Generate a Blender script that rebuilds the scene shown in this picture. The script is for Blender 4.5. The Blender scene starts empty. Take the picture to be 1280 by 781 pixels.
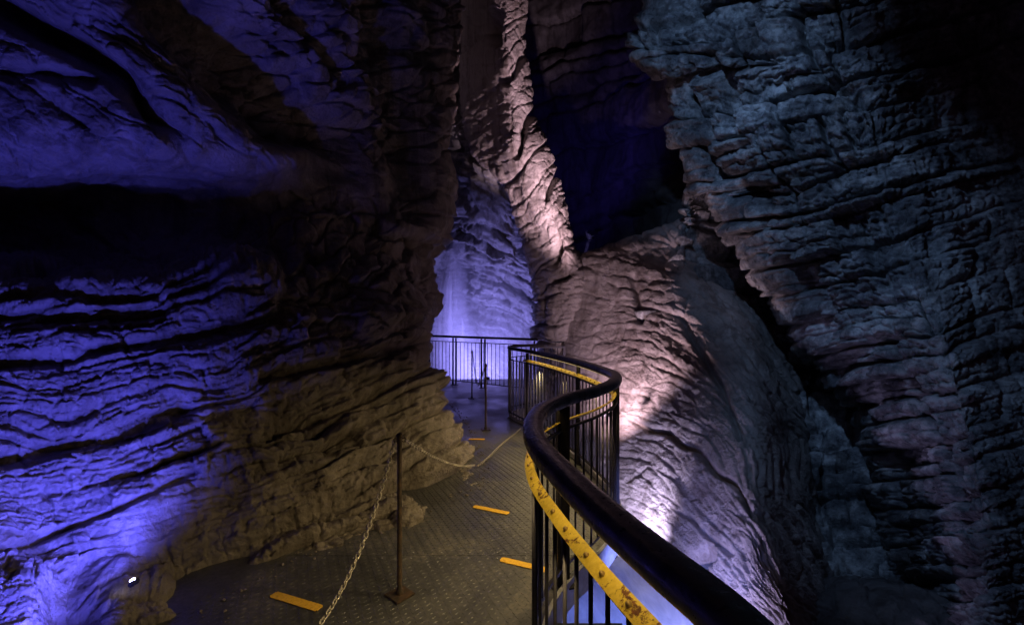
import bpy, bmesh, math, random
import numpy as np
from mathutils import Vector, Matrix

random.seed(7)
SC = bpy.context.scene
COL = SC.collection
F, CX, HY, CH = 560.0, 640.0, 395.0, 1.6      # focal length in photo pixels, centre, horizon row, eye height

# ------------------------------------------------------------------ camera
cam = bpy.data.cameras.new('camera'); camo = bpy.data.objects.new('camera', cam); COL.objects.link(camo)
camo.location = (0, 0, CH); camo.rotation_euler = (math.radians(90), 0, 0)
cam.sensor_width = 36.0; cam.lens = F / 1280 * 36
cam.shift_y = (HY - 390.5) / 1280
cam.clip_start = 0.02; cam.clip_end = 500
SC.camera = camo

# ------------------------------------------------------------------ world: night, almost black blue
w = bpy.data.worlds.new('World'); SC.world = w; w.use_nodes = True
bg = w.node_tree.nodes['Background']
bg.inputs[0].default_value = (0.05, 0.026, 0.05, 1); bg.inputs[1].default_value = 0.17
SC.view_settings.view_transform = 'Standard'; SC.view_settings.look = 'None'
SC.view_settings.exposure = 0.0; SC.view_settings.gamma = 1.0
try:
    SC.cycles.max_bounces = 5; SC.cycles.diffuse_bounces = 3; SC.cycles.glossy_bounces = 3
    SC.cycles.use_denoising = True
    SC.cycles.sample_clamp_indirect = 3.0
except Exception:
    pass

# ------------------------------------------------------------------ helpers
def at(px, py, Y):
    return Vector(((px - CX) / F * Y, Y, CH - (py - HY) / F * Y))

def tag(o, label=None, cat=None, group=None, kind=None):
    if label: o['label'] = label
    if cat: o['category'] = cat
    if group: o['group'] = group
    if kind: o['kind'] = kind
    return o

def empty(name, loc=(0, 0, 0), rz=0):
    o = bpy.data.objects.new(name, None); COL.objects.link(o)
    o.location = loc; o.rotation_euler = (0, 0, rz); o.empty_display_size = 0.1
    return o

def link(name, me, mat=None, parent=None, loc=None):
    o = bpy.data.objects.new(name, me); COL.objects.link(o)
    if mat and not me.materials: me.materials.append(mat)
    if parent: o.parent = parent
    if loc is not None: o.location = loc
    return o

class MB:
    """collects simple shapes and links them as ONE mesh object"""
    def __init__(s): s.v = []; s.f = []; s.sm = []
    def add(s, vs, fs, smooth=False):
        b = len(s.v); s.v += [tuple(v) for v in vs]
        s.f += [tuple(b + i for i in f) for f in fs]; s.sm += [smooth] * len(fs)
    def box(s, c, d, rz=0, bev=0.0):
        bm = bmesh.new(); bmesh.ops.create_cube(bm, size=1)
        bmesh.ops.scale(bm, vec=Vector(d), verts=bm.verts)
        if bev: bmesh.ops.bevel(bm, geom=bm.edges[:], offset=bev, segments=2, affect='EDGES')
        M = Matrix.Translation(Vector(c)) @ Matrix.Rotation(rz, 4, 'Z')
        s.bm(bm, M)
    def bm(s, bm, M=Matrix.Identity(4), smooth=False):
        bm.verts.ensure_lookup_table()
        s.add([M @ v.co for v in bm.verts], [[v.index for v in f.verts] for f in bm.faces], smooth)
        bm.free()
    def tube(s, pts, r, n=8, caps=True, smooth=True):
        s.sweep(pts, [(math.cos(a) * r, math.sin(a) * r) for a in [2 * math.pi * k / n for k in range(n)]], caps, smooth)
    def sweep(s, pts, prof, caps=True, smooth=True, closed=False):
        """profile (side, up) swept along pts; up stays as vertical as it can"""
        pts = [Vector(p) for p in pts]; n = len(prof); vs = []; fs = []; m = len(pts)
        for i, p in enumerate(pts):
            if closed: t = (pts[(i + 1) % m] - pts[i - 1])
            else: t = (pts[min(i + 1, m - 1)] - pts[max(i - 1, 0)])
            t.normalize()
            side = t.cross(Vector((0, 0, 1)))
            if side.length < 1e-3: side = Vector((1, 0, 0))
            side.normalize(); up = side.cross(t)
            for a, b in prof: vs.append(p + side * a + up * b)
        for i in range(m if closed else m - 1):
            j = (i + 1) % m
            for k in range(n):
                l = (k + 1) % n
                fs.append((i * n + k, i * n + l, j * n + l, j * n + k))
        if caps and not closed:
            fs.append(tuple(range(n - 1, -1, -1))); fs.append(tuple((m - 1) * n + k for k in range(n)))
        s.add(vs, fs, smooth)
    def lathe(s, prof, c=(0, 0, 0), n=12, smooth=True):
        vs = []; fs = []
        for r, z in prof:
            for k in range(n):
                a = 2 * math.pi * k / n
                vs.append((c[0] + r * math.cos(a), c[1] + r * math.sin(a), c[2] + z))
        for i in range(len(prof) - 1):
            for k in range(n):
                l = (k + 1) % n
                fs.append((i * n + k, i * n + l, (i + 1) * n + l, (i + 1) * n + k))
        fs.append(tuple(range(n - 1, -1, -1))); fs.append(tuple((len(prof) - 1) * n + k for k in range(n)))
        s.add(vs, fs, smooth)
    def mesh(s, name):
        me = bpy.data.meshes.new(name); me.from_pydata(s.v, [], s.f)
        me.polygons.foreach_set('use_smooth', s.sm); me.update()
        return me
    def build(s, name, mat, parent=None, loc=None):
        me = s.mesh(name)
        try:
            if any(s.sm): me.set_sharp_from_angle(angle=math.radians(40))
        except Exception: pass
        return link(name, me, mat, parent, loc)

def catmull(P, per=10):
    P = [np.array(p, float) for p in P]; out = []
    Q = [2 * P[0] - P[1]] + P + [2 * P[-1] - P[-2]]
    for i in range(1, len(Q) - 2):
        a, b, c, d = Q[i - 1], Q[i], Q[i + 1], Q[i + 2]
        for k in range(per):
            t = k / per
            out.append(0.5 * ((2 * b) + (-a + c) * t + (2 * a - 5 * b + 4 * c - d) * t * t + (-a + 3 * b - 3 * c + d) * t ** 3))
    out.append(P[-1])
    return [Vector(p) for p in out]

def resample(pts, step):
    d = [0]
    for a, b in zip(pts, pts[1:]): d.append(d[-1] + (b - a).length)
    n = max(2, int(round(d[-1] / step)) + 1); out = []; j = 0
    for k in range(n):
        t = d[-1] * k / (n - 1)
        while j < len(d) - 2 and d[j + 1] < t: j += 1
        u = (t - d[j]) / max(1e-9, d[j + 1] - d[j])
        out.append(pts[j].lerp(pts[j + 1], min(1, u)))
    return out

# ------------------------------------------------------------------ numpy noise
def _h(i, j, k, seed):
    i = i.astype(np.uint32); j = j.astype(np.uint32); k = k.astype(np.uint32)
    h = i * np.uint32(374761393) + j * np.uint32(668265263) + k * np.uint32(2246822519) + np.uint32(seed * 3266489 + 17)
    h = (h ^ (h >> np.uint32(13))) * np.uint32(1274126177)
    h = (h ^ (h >> np.uint32(15))) * np.uint32(2246822519)
    h = h ^ (h >> np.uint32(16))
    return h.astype(np.float32) / np.float32(4294967295.0)

def vnoise(x, y, z, seed=0):
    xi = np.floor(x); yi = np.floor(y); zi = np.floor(z)
    fx = (x - xi).astype(np.float32); fy = (y - yi).astype(np.float32); fz = (z - zi).astype(np.float32)
    fx = fx * fx * (3 - 2 * fx); fy = fy * fy * (3 - 2 * fy); fz = fz * fz * (3 - 2 * fz)
    xi = xi.astype(np.int64); yi = yi.astype(np.int64); zi = zi.astype(np.int64)
    def g(a, b, c): return _h(xi + a, yi + b, zi + c, seed)
    x00 = g(0, 0, 0) * (1 - fx) + g(1, 0, 0) * fx; x10 = g(0, 1, 0) * (1 - fx) + g(1, 1, 0) * fx
    x01 = g(0, 0, 1) * (1 - fx) + g(1, 0, 1) * fx; x11 = g(0, 1, 1) * (1 - fx) + g(1, 1, 1) * fx
    a = x00 * (1 - fy) + x10 * fy; b = x01 * (1 - fy) + x11 * fy
    return (a * (1 - fz) + b * fz) * 2 - 1

def fbm(x, y, z, oct=4, seed=0, gain=0.5, ridged=False):
    s = 0; a = 1.0; t = 0
    for o in range(oct):
        n = vnoise(x * 2 ** o + 13.1 * o, y * 2 ** o + 7.7 * o, z * 2 ** o + 3.3 * o, seed + o)
        if ridged: n = 1 - 2 * np.abs(n)
        s = s + a * n; t += a; a *= gain
    return s / t

def strata(a, b, seed, pitch, blockw, layer_amp, block_amp, crack, cw=2.2, bcrack=0.6, tilt=0.5, nose=0.3):
    """bedded rock: layers stacked along a, broken into blocks along b (pixel units). returns -1..1-ish offsets"""
    rng = np.random.RandomState(seed)
    lo = float(a.min()) - pitch * 4; hi = float(a.max()) + pitch * 4
    bounds = [lo]
    while bounds[-1] < hi: bounds.append(bounds[-1] + pitch * (0.45 + 1.25 * rng.rand() ** 1.3))
    bounds = np.array(bounds); n = len(bounds)
    idx = np.clip(np.searchsorted(bounds, a) - 1, 0, n - 2)
    l = bounds[idx]; h = bounds[idx + 1]; fr = (a - l) / (h - l)
    lay = rng.rand(n) * 2 - 1
    bstr = 0.25 + 0.75 * rng.rand(n + 1) ** 1.5
    bws = blockw * (0.55 + 1.1 * rng.rand(n)); bof = rng.rand(n) * 100
    bb = b / bws[idx] + bof[idx]
    k = np.floor(bb); z0 = np.zeros_like(k).astype(np.int64)
    ii = idx.astype(np.int64)
    j = _h(ii, k.astype(np.int64), z0, seed + 5) * 0.7 + 0.15
    cell = np.where(bb - k > j, k, k - 1).astype(np.int64)
    dist = np.abs(bb - k - j) * bws[idx]
    off = _h(ii, cell, z0, seed + 9) * 2 - 1
    til = _h(ii, cell, z0, seed + 10) * 2 - 1
    til2 = _h(ii, cell, z0, seed + 11) * 2 - 1
    cs = _h(ii, k.astype(np.int64), z0, seed + 12)
    d = layer_amp * lay[idx] + block_amp * off
    d = d + tilt * block_amp * (til * (fr - 0.5) * 2 + til2 * np.clip((bb - k - j), -1, 1))
    d = d + nose * layer_amp * (1 - (2 * fr - 1) ** 2)
    e1 = (a - l); e2 = (h - a)
    d = d - crack * (bstr[idx] * np.exp(-(e1 / cw) ** 2) + bstr[idx + 1] * np.exp(-(e2 / cw) ** 2))
    d = d - crack * bcrack * (cs ** 1.5) * np.exp(-(dist / cw) ** 2)
    return d.astype(np.float32)

def facets(a, b, seed, sa, sb, amp, tilt=1.0, crack=0.0, cw=0.12):
    """angular broken faces: every cell is its own slightly tilted plane"""
    x = (a / sa).astype(np.float32); y = (b / sb).astype(np.float32)
    xi = np.floor(x); yi = np.floor(y); z0 = np.zeros(x.shape, np.int64)
    d1 = np.full(x.shape, 9., np.float32); d2 = np.full(x.shape, 9., np.float32); off = np.zeros(x.shape, np.float32)
    for i in (-1, 0, 1):
        for j in (-1, 0, 1):
            ci = (xi + i).astype(np.int64); cj = (yi + j).astype(np.int64)
            px = xi + i + _h(ci, cj, z0, seed); py = yi + j + _h(ci, cj, z0, seed + 1)
            dx = x - px; dy = y - py; d = np.maximum(np.abs(dx), np.abs(dy)) * .5 + np.hypot(dx, dy) * .5
            o = (_h(ci, cj, z0, seed + 2) * 2 - 1) * .6 + tilt * ((_h(ci, cj, z0, seed + 3) * 2 - 1) * dx + (_h(ci, cj, z0, seed + 4) * 2 - 1) * dy)
            n = d < d1
            d2 = np.where(n, d1, np.minimum(d2, d)); off = np.where(n, o, off); d1 = np.where(n, d, d1)
    return (amp * off - crack * np.exp(-((d2 - d1) / cw) ** 2)).astype(np.float32)

def polyd(U, V, pts):
    best = np.full(U.shape, 1e9, np.float32)
    for (x0, y0), (x1, y1) in zip(pts, pts[1:]):
        dx, dy = x1 - x0, y1 - y0; L = dx * dx + dy * dy
        t = np.clip(((U - x0) * dx + (V - y0) * dy) / L, 0, 1)
        best = np.minimum(best, np.hypot(U - x0 - t * dx, V - y0 - t * dy))
    return best

def sm(x, a, b):
    t = np.clip((x - a) / (b - a), 0, 1); return t * t * (3 - 2 * t)

def cr_matrix(counts):
    n = len(counts) + 1; rows = []
    for s, c in enumerate(counts):
        for k in range(c + (1 if s == len(counts) - 1 else 0)):
            t = k / c
            wgt = [0.5 * (-t + 2 * t * t - t ** 3), 0.5 * (2 - 5 * t * t + 3 * t ** 3), 0.5 * (t + 4 * t * t - 3 * t ** 3), 0.5 * (-t * t + t ** 3)]
            r = np.zeros(n)
            for o, q in zip((-1, 0, 1, 2), wgt):
                i = s + o
                if i < 0: r[0] += 2 * q; r[1] -= q
                elif i > n - 1: r[n - 1] += 2 * q; r[n - 2] -= q
                else: r[i] += q
            rows.append(r)
    return np.array(rows)

def rock_sheet(name, rows, mat, disp, q=1.45, label=None, flip=False):
    """rows: list of rows (top to bottom) of control points (px, py, depth).  disp(U,V,X,Y,Z)->metres outwards"""
    P = np.array(rows, float)                     # R x C x 3
    W = np.stack([(P[..., 0] - CX) / F * P[..., 2], P[..., 2], CH - (P[..., 1] - HY) / F * P[..., 2]], -1)
    R, C = P.shape[:2]
    def counts(axis):
        out = []
        for s in range((C if axis else R) - 1):
            a, b = (P[:, s], P[:, s + 1]) if axis else (P[s], P[s + 1])
            wa, wb = (W[:, s], W[:, s + 1]) if axis else (W[s], W[s + 1])
            d = np.hypot(a[:, 0] - b[:, 0], a[:, 1] - b[:, 1])
            on = ((a[:, 0] > -40) | (b[:, 0] > -40)) & ((a[:, 0] < 1320) | (b[:, 0] < 1320)) & ((a[:, 1] > -40) | (b[:, 1] > -40)) & ((a[:, 1] < 830) | (b[:, 1] < 830))
            d3 = np.linalg.norm(wa - wb, axis=-1) / np.maximum(a[:, 2], b[:, 2]) * F
            if on.any(): m = max(d[on].mean(), 0.35 * d3[on].mean()) / q
            else: m = d.mean() / (q * 7)
            out.append(int(max(3, min(m, 400))))
        return out
    MR = cr_matrix(counts(0)); MC = cr_matrix(counts(1))
    G = np.einsum('ir,rck->ick', MR, W); G = np.einsum('jc,ick->ijk', MC, G)
    UV = np.einsum('ir,rck->ick', MR, P[..., :2]); UV = np.einsum('jc,ick->ijk', MC, UV)
    U = UV[..., 0].astype(np.float32); V = UV[..., 1].astype(np.float32)
    du = np.gradient(G, axis=1); dv = np.gradient(G, axis=0)
    N = np.cross(du, dv); N /= np.maximum(1e-9, np.linalg.norm(N, axis=-1, keepdims=True))
    view = G - np.array([0, 0, CH]);
    if (N * view).sum(-1).mean() > 0: N = -N
    # soften normals so the folds do not tear
    D = disp(U, V, G[..., 0].astype(np.float32), G[..., 1].astype(np.float32), G[..., 2].astype(np.float32))
    G = G + N * D[..., None]
    nr, nc = G.shape[:2]
    me = bpy.data.meshes.new(name)
    me.vertices.add(nr * nc); me.vertices.foreach_set('co', G.astype(np.float32).reshape(-1))
    I = np.arange(nr * nc).reshape(nr, nc)
    Q = np.stack([I[:-1, :-1], I[1:, :-1], I[1:, 1:], I[:-1, 1:]], -1).reshape(-1, 4)
    nf = len(Q)
    me.loops.add(nf * 4); me.loops.foreach_set('vertex_index', Q.reshape(-1).astype(np.int32))
    me.polygons.add(nf); me.polygons.foreach_set('loop_start', np.arange(0, nf * 4, 4, dtype=np.int32))
    try: me.polygons.foreach_set('loop_total', np.full(nf, 4, np.int32))
    except Exception: pass
    me.polygons.foreach_set('use_smooth', np.ones(nf, bool))
    me.update(calc_edges=True)
    o = link(name, me, mat); o['kind'] = 'structure'
    if label: o['label'] = label
    print(name, nr, nc, nf * 2)
    return o

# ------------------------------------------------------------------ materials
def nodes(name):
    m = bpy.data.materials.new(name); m.use_nodes = True
    nt = m.node_tree; return m, nt, nt.nodes['Principled BSDF']

def ramp(nt, src, stops):
    r = nt.nodes.new('ShaderNodeValToRGB'); e = r.color_ramp.elements
    while len(e) < len(stops): e.new(0.5)
    for el, (p, c) in zip(e, stops): el.position = p; el.color = (*c, 1) if len(c) == 3 else c
    nt.links.new(src, r.inputs[0]); return r.outputs[0]

def noise(nt, scale, detail=6, rough=0.6, co=None, dist=0.0):
    n = nt.nodes.new('ShaderNodeTexNoise'); n.inputs['Scale'].default_value = scale
    n.inputs['Detail'].default_value = detail; n.inputs['Roughness'].default_value = rough
    n.inputs['Distortion'].default_value = dist
    if co is not None: nt.links.new(co, n.inputs['Vector'])
    return n.outputs['Fac']

def objco(nt):
    return nt.nodes.new('ShaderNodeTexCoord').outputs['Object']

def mathn(nt, op, a, b):
    m = nt.nodes.new('ShaderNodeMath'); m.operation = op
    for i, x in enumerate((a, b)):
        if isinstance(x, (int, float)): m.inputs[i].default_value = x
        else: nt.links.new(x, m.inputs[i])
    return m.outputs[0]

def rock_mat(name, c0, c1, c2, rough=(0.35, 0.8), bump=0.6, bd=0.02, scale=1.0, spec=0.5, spread=1.0):
    m, nt, b = nodes(name); co = objco(nt)
    n1 = noise(nt, 1.3 * scale, 8, 0.62, co, 0.4); n2 = noise(nt, 9 * scale, 8, 0.7, co); n3 = noise(nt, 45 * scale, 5, 0.7, co)
    mix = mathn(nt, 'ADD', mathn(nt, 'MULTIPLY', n1, 0.5), mathn(nt, 'MULTIPLY', n2, 0.5))
    col = ramp(nt, mix, [(0.5 - .14 * spread, c0), (0.5, c1), (0.5 + .16 * spread, c2)])
    # small pale mineral specks and dark pits
    v = nt.nodes.new('ShaderNodeTexVoronoi'); v.inputs['Scale'].default_value = 30 * scale; nt.links.new(co, v.inputs['Vector'])
    pit = ramp(nt, v.outputs['Distance'], [(0.05, (0.45,) * 3), (0.3, (1.0,) * 3)])
    mx = nt.nodes.new('ShaderNodeMix'); mx.data_type = 'RGBA'; mx.blend_type = 'MULTIPLY'; mx.inputs[0].default_value = 0.5
    nt.links.new(col, mx.inputs[6]); nt.links.new(pit, mx.inputs[7])
    mp = nt.nodes.new('ShaderNodeMapping'); mp.inputs['Scale'].default_value = (3.2, 3.2, .45); nt.links.new(co, mp.inputs['Vector'])
    n4 = noise(nt, 1.0 * scale, 7, 0.65, mp.outputs[0], .8)
    stain = ramp(nt, n4, [(0.38, (0.42, 0.38, 0.36)), (0.50, (1, 1, 1)), (0.62, (1, 1, 1)), (0.74, (1.5, 1.5, 1.45))])
    m2 = nt.nodes.new('ShaderNodeMix'); m2.data_type = 'RGBA'; m2.blend_type = 'MULTIPLY'; m2.inputs[0].default_value = 0.75
    nt.links.new(mx.outputs[2], m2.inputs[6]); nt.links.new(stain, m2.inputs[7])
    nt.links.new(m2.outputs[2], b.inputs['Base Color'])
    rr = ramp(nt, n2, [(0.35, (rough[0],) * 3), (0.62, (rough[1],) * 3)])
    nt.links.new(rr, b.inputs['Roughness'])
    b.inputs['Specular IOR Level'].default_value = spec
    h = mathn(nt, 'ADD', mathn(nt, 'MULTIPLY', n2, 1.0), mathn(nt, 'MULTIPLY', n3, 0.8))
    h = mathn(nt, 'ADD', h, mathn(nt, 'MULTIPLY', v.outputs['Distance'], 0.3))
    bp = nt.nodes.new('ShaderNodeBump'); bp.inputs['Strength'].default_value = bump; bp.inputs['Distance'].default_value = bd
    nt.links.new(h, bp.inputs['Height']); nt.links.new(bp.outputs[0], b.inputs['Normal'])
    return m

def metal_mat(name, c, rough=0.45, metallic=0.6, wear=None, bump=0.15, scale=25):
    m, nt, b = nodes(name); co = objco(nt)
    n1 = noise(nt, scale, 6, 0.65, co); n2 = noise(nt, scale * 5, 4, 0.6, co)
    c2 = wear or tuple(x * 1.8 for x in c)
    nt.links.new(ramp(nt, n1, [(0.4, c), (0.7, c2)]), b.inputs['Base Color'])
    nt.links.new(ramp(nt, n2, [(0.3, (max(0, rough - 0.15),) * 3), (0.7, (min(1, rough + 0.2),) * 3)]), b.inputs['Roughness'])
    b.inputs['Metallic'].default_value = metallic
    bp = nt.nodes.new('ShaderNodeBump'); bp.inputs['Strength'].default_value = bump; bp.inputs['Distance'].default_value = 0.003
    nt.links.new(n2, bp.inputs['Height']); nt.links.new(bp.outputs[0], b.inputs['Normal'])
    return m

def emit_mat(name, c, s):
    m = bpy.data.materials.new(name); m.use_nodes = True; nt = m.node_tree
    nt.nodes.remove(nt.nodes['Principled BSDF']); e = nt.nodes.new('ShaderNodeEmission')
    e.inputs[0].default_value = (*c, 1); e.inputs[1].default_value = s
    nt.links.new(e.outputs[0], nt.nodes['Material Output'].inputs[0]); return m

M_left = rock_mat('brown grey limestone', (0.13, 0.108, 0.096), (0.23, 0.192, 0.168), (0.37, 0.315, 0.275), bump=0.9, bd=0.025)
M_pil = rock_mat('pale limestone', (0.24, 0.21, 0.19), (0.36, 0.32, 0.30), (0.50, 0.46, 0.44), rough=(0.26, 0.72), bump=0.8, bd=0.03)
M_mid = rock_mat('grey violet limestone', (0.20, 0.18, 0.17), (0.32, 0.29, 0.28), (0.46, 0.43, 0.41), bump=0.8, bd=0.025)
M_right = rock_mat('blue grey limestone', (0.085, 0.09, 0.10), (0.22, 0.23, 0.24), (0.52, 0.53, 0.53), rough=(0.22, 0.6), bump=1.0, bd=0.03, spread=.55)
M_back = rock_mat('wet cavern limestone', (0.16, 0.16, 0.17), (0.30, 0.30, 0.31), (0.50, 0.5, 0.5), rough=(0.25, 0.6), bump=0.8, bd=0.05)
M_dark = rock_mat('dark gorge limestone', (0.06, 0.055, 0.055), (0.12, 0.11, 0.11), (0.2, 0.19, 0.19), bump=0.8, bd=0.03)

# yellow flat bar with rust
def yellow_mat():
    m, nt, b = nodes('rusty yellow paint'); co = objco(nt)
    n1 = noise(nt, 19, 9, 0.75, co, 0.6); n2 = noise(nt, 70, 4, 0.6, co)
    mask = ramp(nt, n1, [(0.55, (0, 0, 0)), (0.60, (1, 1, 1))])
    yel = ramp(nt, n2, [(0.3, (0.62, 0.43, 0.035)), (0.7, (0.78, 0.58, 0.08))])
    rust = ramp(nt, n2, [(0.3, (0.05, 0.015, 0.006)), (0.7, (0.22, 0.075, 0.02))])
    mx = nt.nodes.new('ShaderNodeMix'); mx.data_type = 'RGBA'
    nt.links.new(mask, mx.inputs[0]); nt.links.new(yel, mx.inputs[6]); nt.links.new(rust, mx.inputs[7])
    nt.links.new(mx.outputs[2], b.inputs['Base Color']); b.inputs['Roughness'].default_value = 0.45
    bp = nt.nodes.new('ShaderNodeBump'); bp.inputs['Strength'].default_value = 0.5; bp.inputs['Distance'].default_value = 0.003
    nt.links.new(mathn(nt, 'ADD', n1, mathn(nt, 'MULTIPLY', n2, 0.4)), bp.inputs['Height']); nt.links.new(bp.outputs[0], b.inputs['Normal'])
    return m
M_yellow = yellow_mat()
M_handrail = metal_mat('worn black handrail', (0.012, 0.010, 0.014), 0.34, 0.15, wear=(0.11, 0.095, 0.11), bump=0.6, scale=9)
M_black = metal_mat('black painted steel', (0.02, 0.018, 0.022), 0.45, 0.3)
M_galv = metal_mat('galvanised steel', (0.30, 0.30, 0.32), 0.4, 0.7, wear=(0.45, 0.44, 0.45))
M_post = metal_mat('rusty stanchion iron', (0.045, 0.035, 0.03), 0.5, 0.4, wear=(0.12, 0.07, 0.045))
M_chain = metal_mat('pale chain steel', (0.42, 0.38, 0.32), 0.35, 0.6, wear=(0.62, 0.56, 0.48))
M_kerb = metal_mat('pale deck edge', (0.42, 0.41, 0.42), 0.6, 0.0, wear=(0.6, 0.6, 0.6))
M_housing = metal_mat('lamp housing', (0.03, 0.03, 0.035), 0.5, 0.5)
M_bolt = metal_mat('bolt heads', (0.30, 0.20, 0.07), 0.4, 0.4, wear=(0.42, 0.28, 0.1))

def deck_mat():
    m, nt, b = nodes('wet chequered deck plate'); co = objco(nt)
    n1 = noise(nt, 1.6, 8, 0.65, co, 0.5); n2 = noise(nt, 30, 5, 0.65, co); n3 = noise(nt, 160, 3, 0.6, co)
    mix = mathn(nt, 'ADD', mathn(nt, 'MULTIPLY', n1, 0.6), mathn(nt, 'MULTIPLY', n2, 0.4))
    nt.links.new(ramp(nt, mix, [(0.38, (0.05, 0.050, 0.055)), (0.52, (0.095, 0.093, 0.10)), (0.66, (0.19, 0.17, 0.16))]), b.inputs['Base Color'])
    nt.links.new(ramp(nt, n1, [(0.35, (0.28,) * 3), (0.65, (0.6,) * 3)]), b.inputs['Roughness'])
    b.inputs['Metallic'].default_value = 0.25
    bp = nt.nodes.new('ShaderNodeBump'); bp.inputs['Strength'].default_value = 0.5; bp.inputs['Distance'].default_value = 0.004
    nt.links.new(mathn(nt, 'ADD', n2, mathn(nt, 'MULTIPLY', n3, 0.5)), bp.inputs['Height']); nt.links.new(bp.outputs[0], b.inputs['Normal'])
    return m
M_deck = deck_mat()

def strip_mat():
    m, nt, b = nodes('orange yellow anti slip tape'); co = objco(nt)
    n = noise(nt, 60, 6, 0.7, co)
    nt.links.new(ramp(nt, n, [(0.3, (0.50, 0.25, 0.02)), (0.5, (0.75, 0.42, 0.03)), (0.75, (0.85, 0.52, 0.06))]), b.inputs['Base Color'])
    b.inputs['Roughness'].default_value = 0.75
    bp = nt.nodes.new('ShaderNodeBump'); bp.inputs['Strength'].default_value = 0.4; bp.inputs['Distance'].default_value = 0.002
    nt.links.new(noise(nt, 400, 2, 0.5, co), bp.inputs['Height']); nt.links.new(bp.outputs[0], b.inputs['Normal'])
    return m
M_strip = strip_mat()

def water_mat():
    m, nt, b = nodes('foaming stream water'); co = objco(nt)
    mp = nt.nodes.new('ShaderNodeMapping'); mp.inputs['Scale'].default_value = (1, 0.45, 1); mp.inputs['Rotation'].default_value = (0, 0, 0.6)
    nt.links.new(co, mp.inputs['Vector'])
    n = noise(nt, 7, 8, 0.65, mp.outputs[0], 0.8)
    nt.links.new(ramp(nt, n, [(0.3, (0.34, 0.38, 0.42)), (0.7, (0.62, 0.66, 0.7))]), b.inputs['Base Color'])
    b.inputs['Roughness'].default_value = 0.35
    bp = nt.nodes.new('ShaderNodeBump'); bp.inputs['Strength'].default_value = 0.35; bp.inputs['Distance'].default_value = 0.02
    nt.links.new(n, bp.inputs['Height']); nt.links.new(bp.outputs[0], b.inputs['Normal'])
    return m
M_water = water_mat()

def fall_mat():
    m, nt, b = nodes('falling water veil'); co = objco(nt)
    mp = nt.nodes.new('ShaderNodeMapping'); mp.inputs['Scale'].default_value = (4, 4, 0.35); nt.links.new(co, mp.inputs['Vector'])
    n = noise(nt, 1.5, 6, 0.6, mp.outputs[0], 0.3)
    nt.links.new(ramp(nt, n, [(0.3, (0.55, 0.55, 0.62)), (0.7, (0.85, 0.85, 0.9))]), b.inputs['Base Color'])
    va = nt.nodes.new('ShaderNodeAttribute'); va.attribute_name = 'veil'
    nt.links.new(mathn(nt, 'MULTIPLY', ramp(nt, n, [(0.3, (0.24,) * 3), (0.7, (0.36,) * 3)]), va.outputs['Fac']), b.inputs['Alpha'])
    b.inputs['Roughness'].default_value = 0.6
    return m
M_fall = fall_mat()

# ------------------------------------------------------------------ lamps (each with its fixture)
def floodlight(loc, aim, color, power, size_deg=110, blend=0.8, radius=0.06, label='', body=0.10, lens=6.0, name='floodlight', group=None, housing=True):
    loc = Vector(loc); aim = Vector(aim); d = (aim - loc).normalized()
    t = empty(name, loc - d * 0.05); tag(t, label, 'floodlight', group)
    rot = d.to_track_quat('Z', 'Y').to_matrix().to_4x4()
    if housing:
        m = MB(); bm = bmesh.new(); bmesh.ops.create_cube(bm, size=1)
        bmesh.ops.scale(bm, vec=Vector((body, body * 0.8, body * 0.45)), verts=bm.verts)
        bmesh.ops.bevel(bm, geom=bm.edges[:], offset=body * 0.06, segments=2, affect='EDGES')
        m.bm(bm, rot @ Matrix.Translation((0, 0, -body * 0.23)))
        for k in range(5):
            bm = bmesh.new(); bmesh.ops.create_cube(bm, size=1)
            bmesh.ops.scale(bm, vec=Vector((body * 0.03, body * 0.6, body * 0.15)), verts=bm.verts)
            m.bm(bm, rot @ Matrix.Translation(((k - 2) * body * 0.18, 0, -body * 0.5)))
        m.build('housing', M_housing, t)
        m = MB(); bm = bmesh.new(); bmesh.ops.create_uvsphere(bm, u_segments=16, v_segments=8, radius=body * 0.3)
        bmesh.ops.scale(bm, vec=Vector((1, 1, .55)), verts=bm.verts); m.bm(bm, rot @ Matrix.Translation((0, 0, body * .14)), True)
        m.build('lens', emit_mat('lit lens', tuple(0.5 + 0.5 * c for c in color), lens), t)
        m = MB(); m.box((0, 0, -body * 0.35 - 0.0), (body * 0.25, body * 0.1, body * 0.7)); m.build('bracket', M_housing, t)
    ld = bpy.data.lights.new('lamp_light', 'SPOT'); ld.energy = power; ld.color = color
    ld.spot_size = math.radians(size_deg); ld.spot_blend = blend; ld.shadow_soft_size = radius
    lo = bpy.data.objects.new('light', ld); COL.objects.link(lo); lo.parent = t
    lo.matrix_local = Matrix.Translation(d * (0.05 + body * .5)) @ (-d).to_track_quat('Z', 'Y').to_matrix().to_4x4()
    return t

BLUE = (0.085, 0.088, 1.0); VIOLET = (0.33, 0.29, 1.0); PINK = (1.0, 0.67, 0.80); LAV = (0.72, 0.62, 1.0)
TEAL = (0.29, 0.50, 0.95); WARM = (1.0, 0.72, 0.29)

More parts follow.
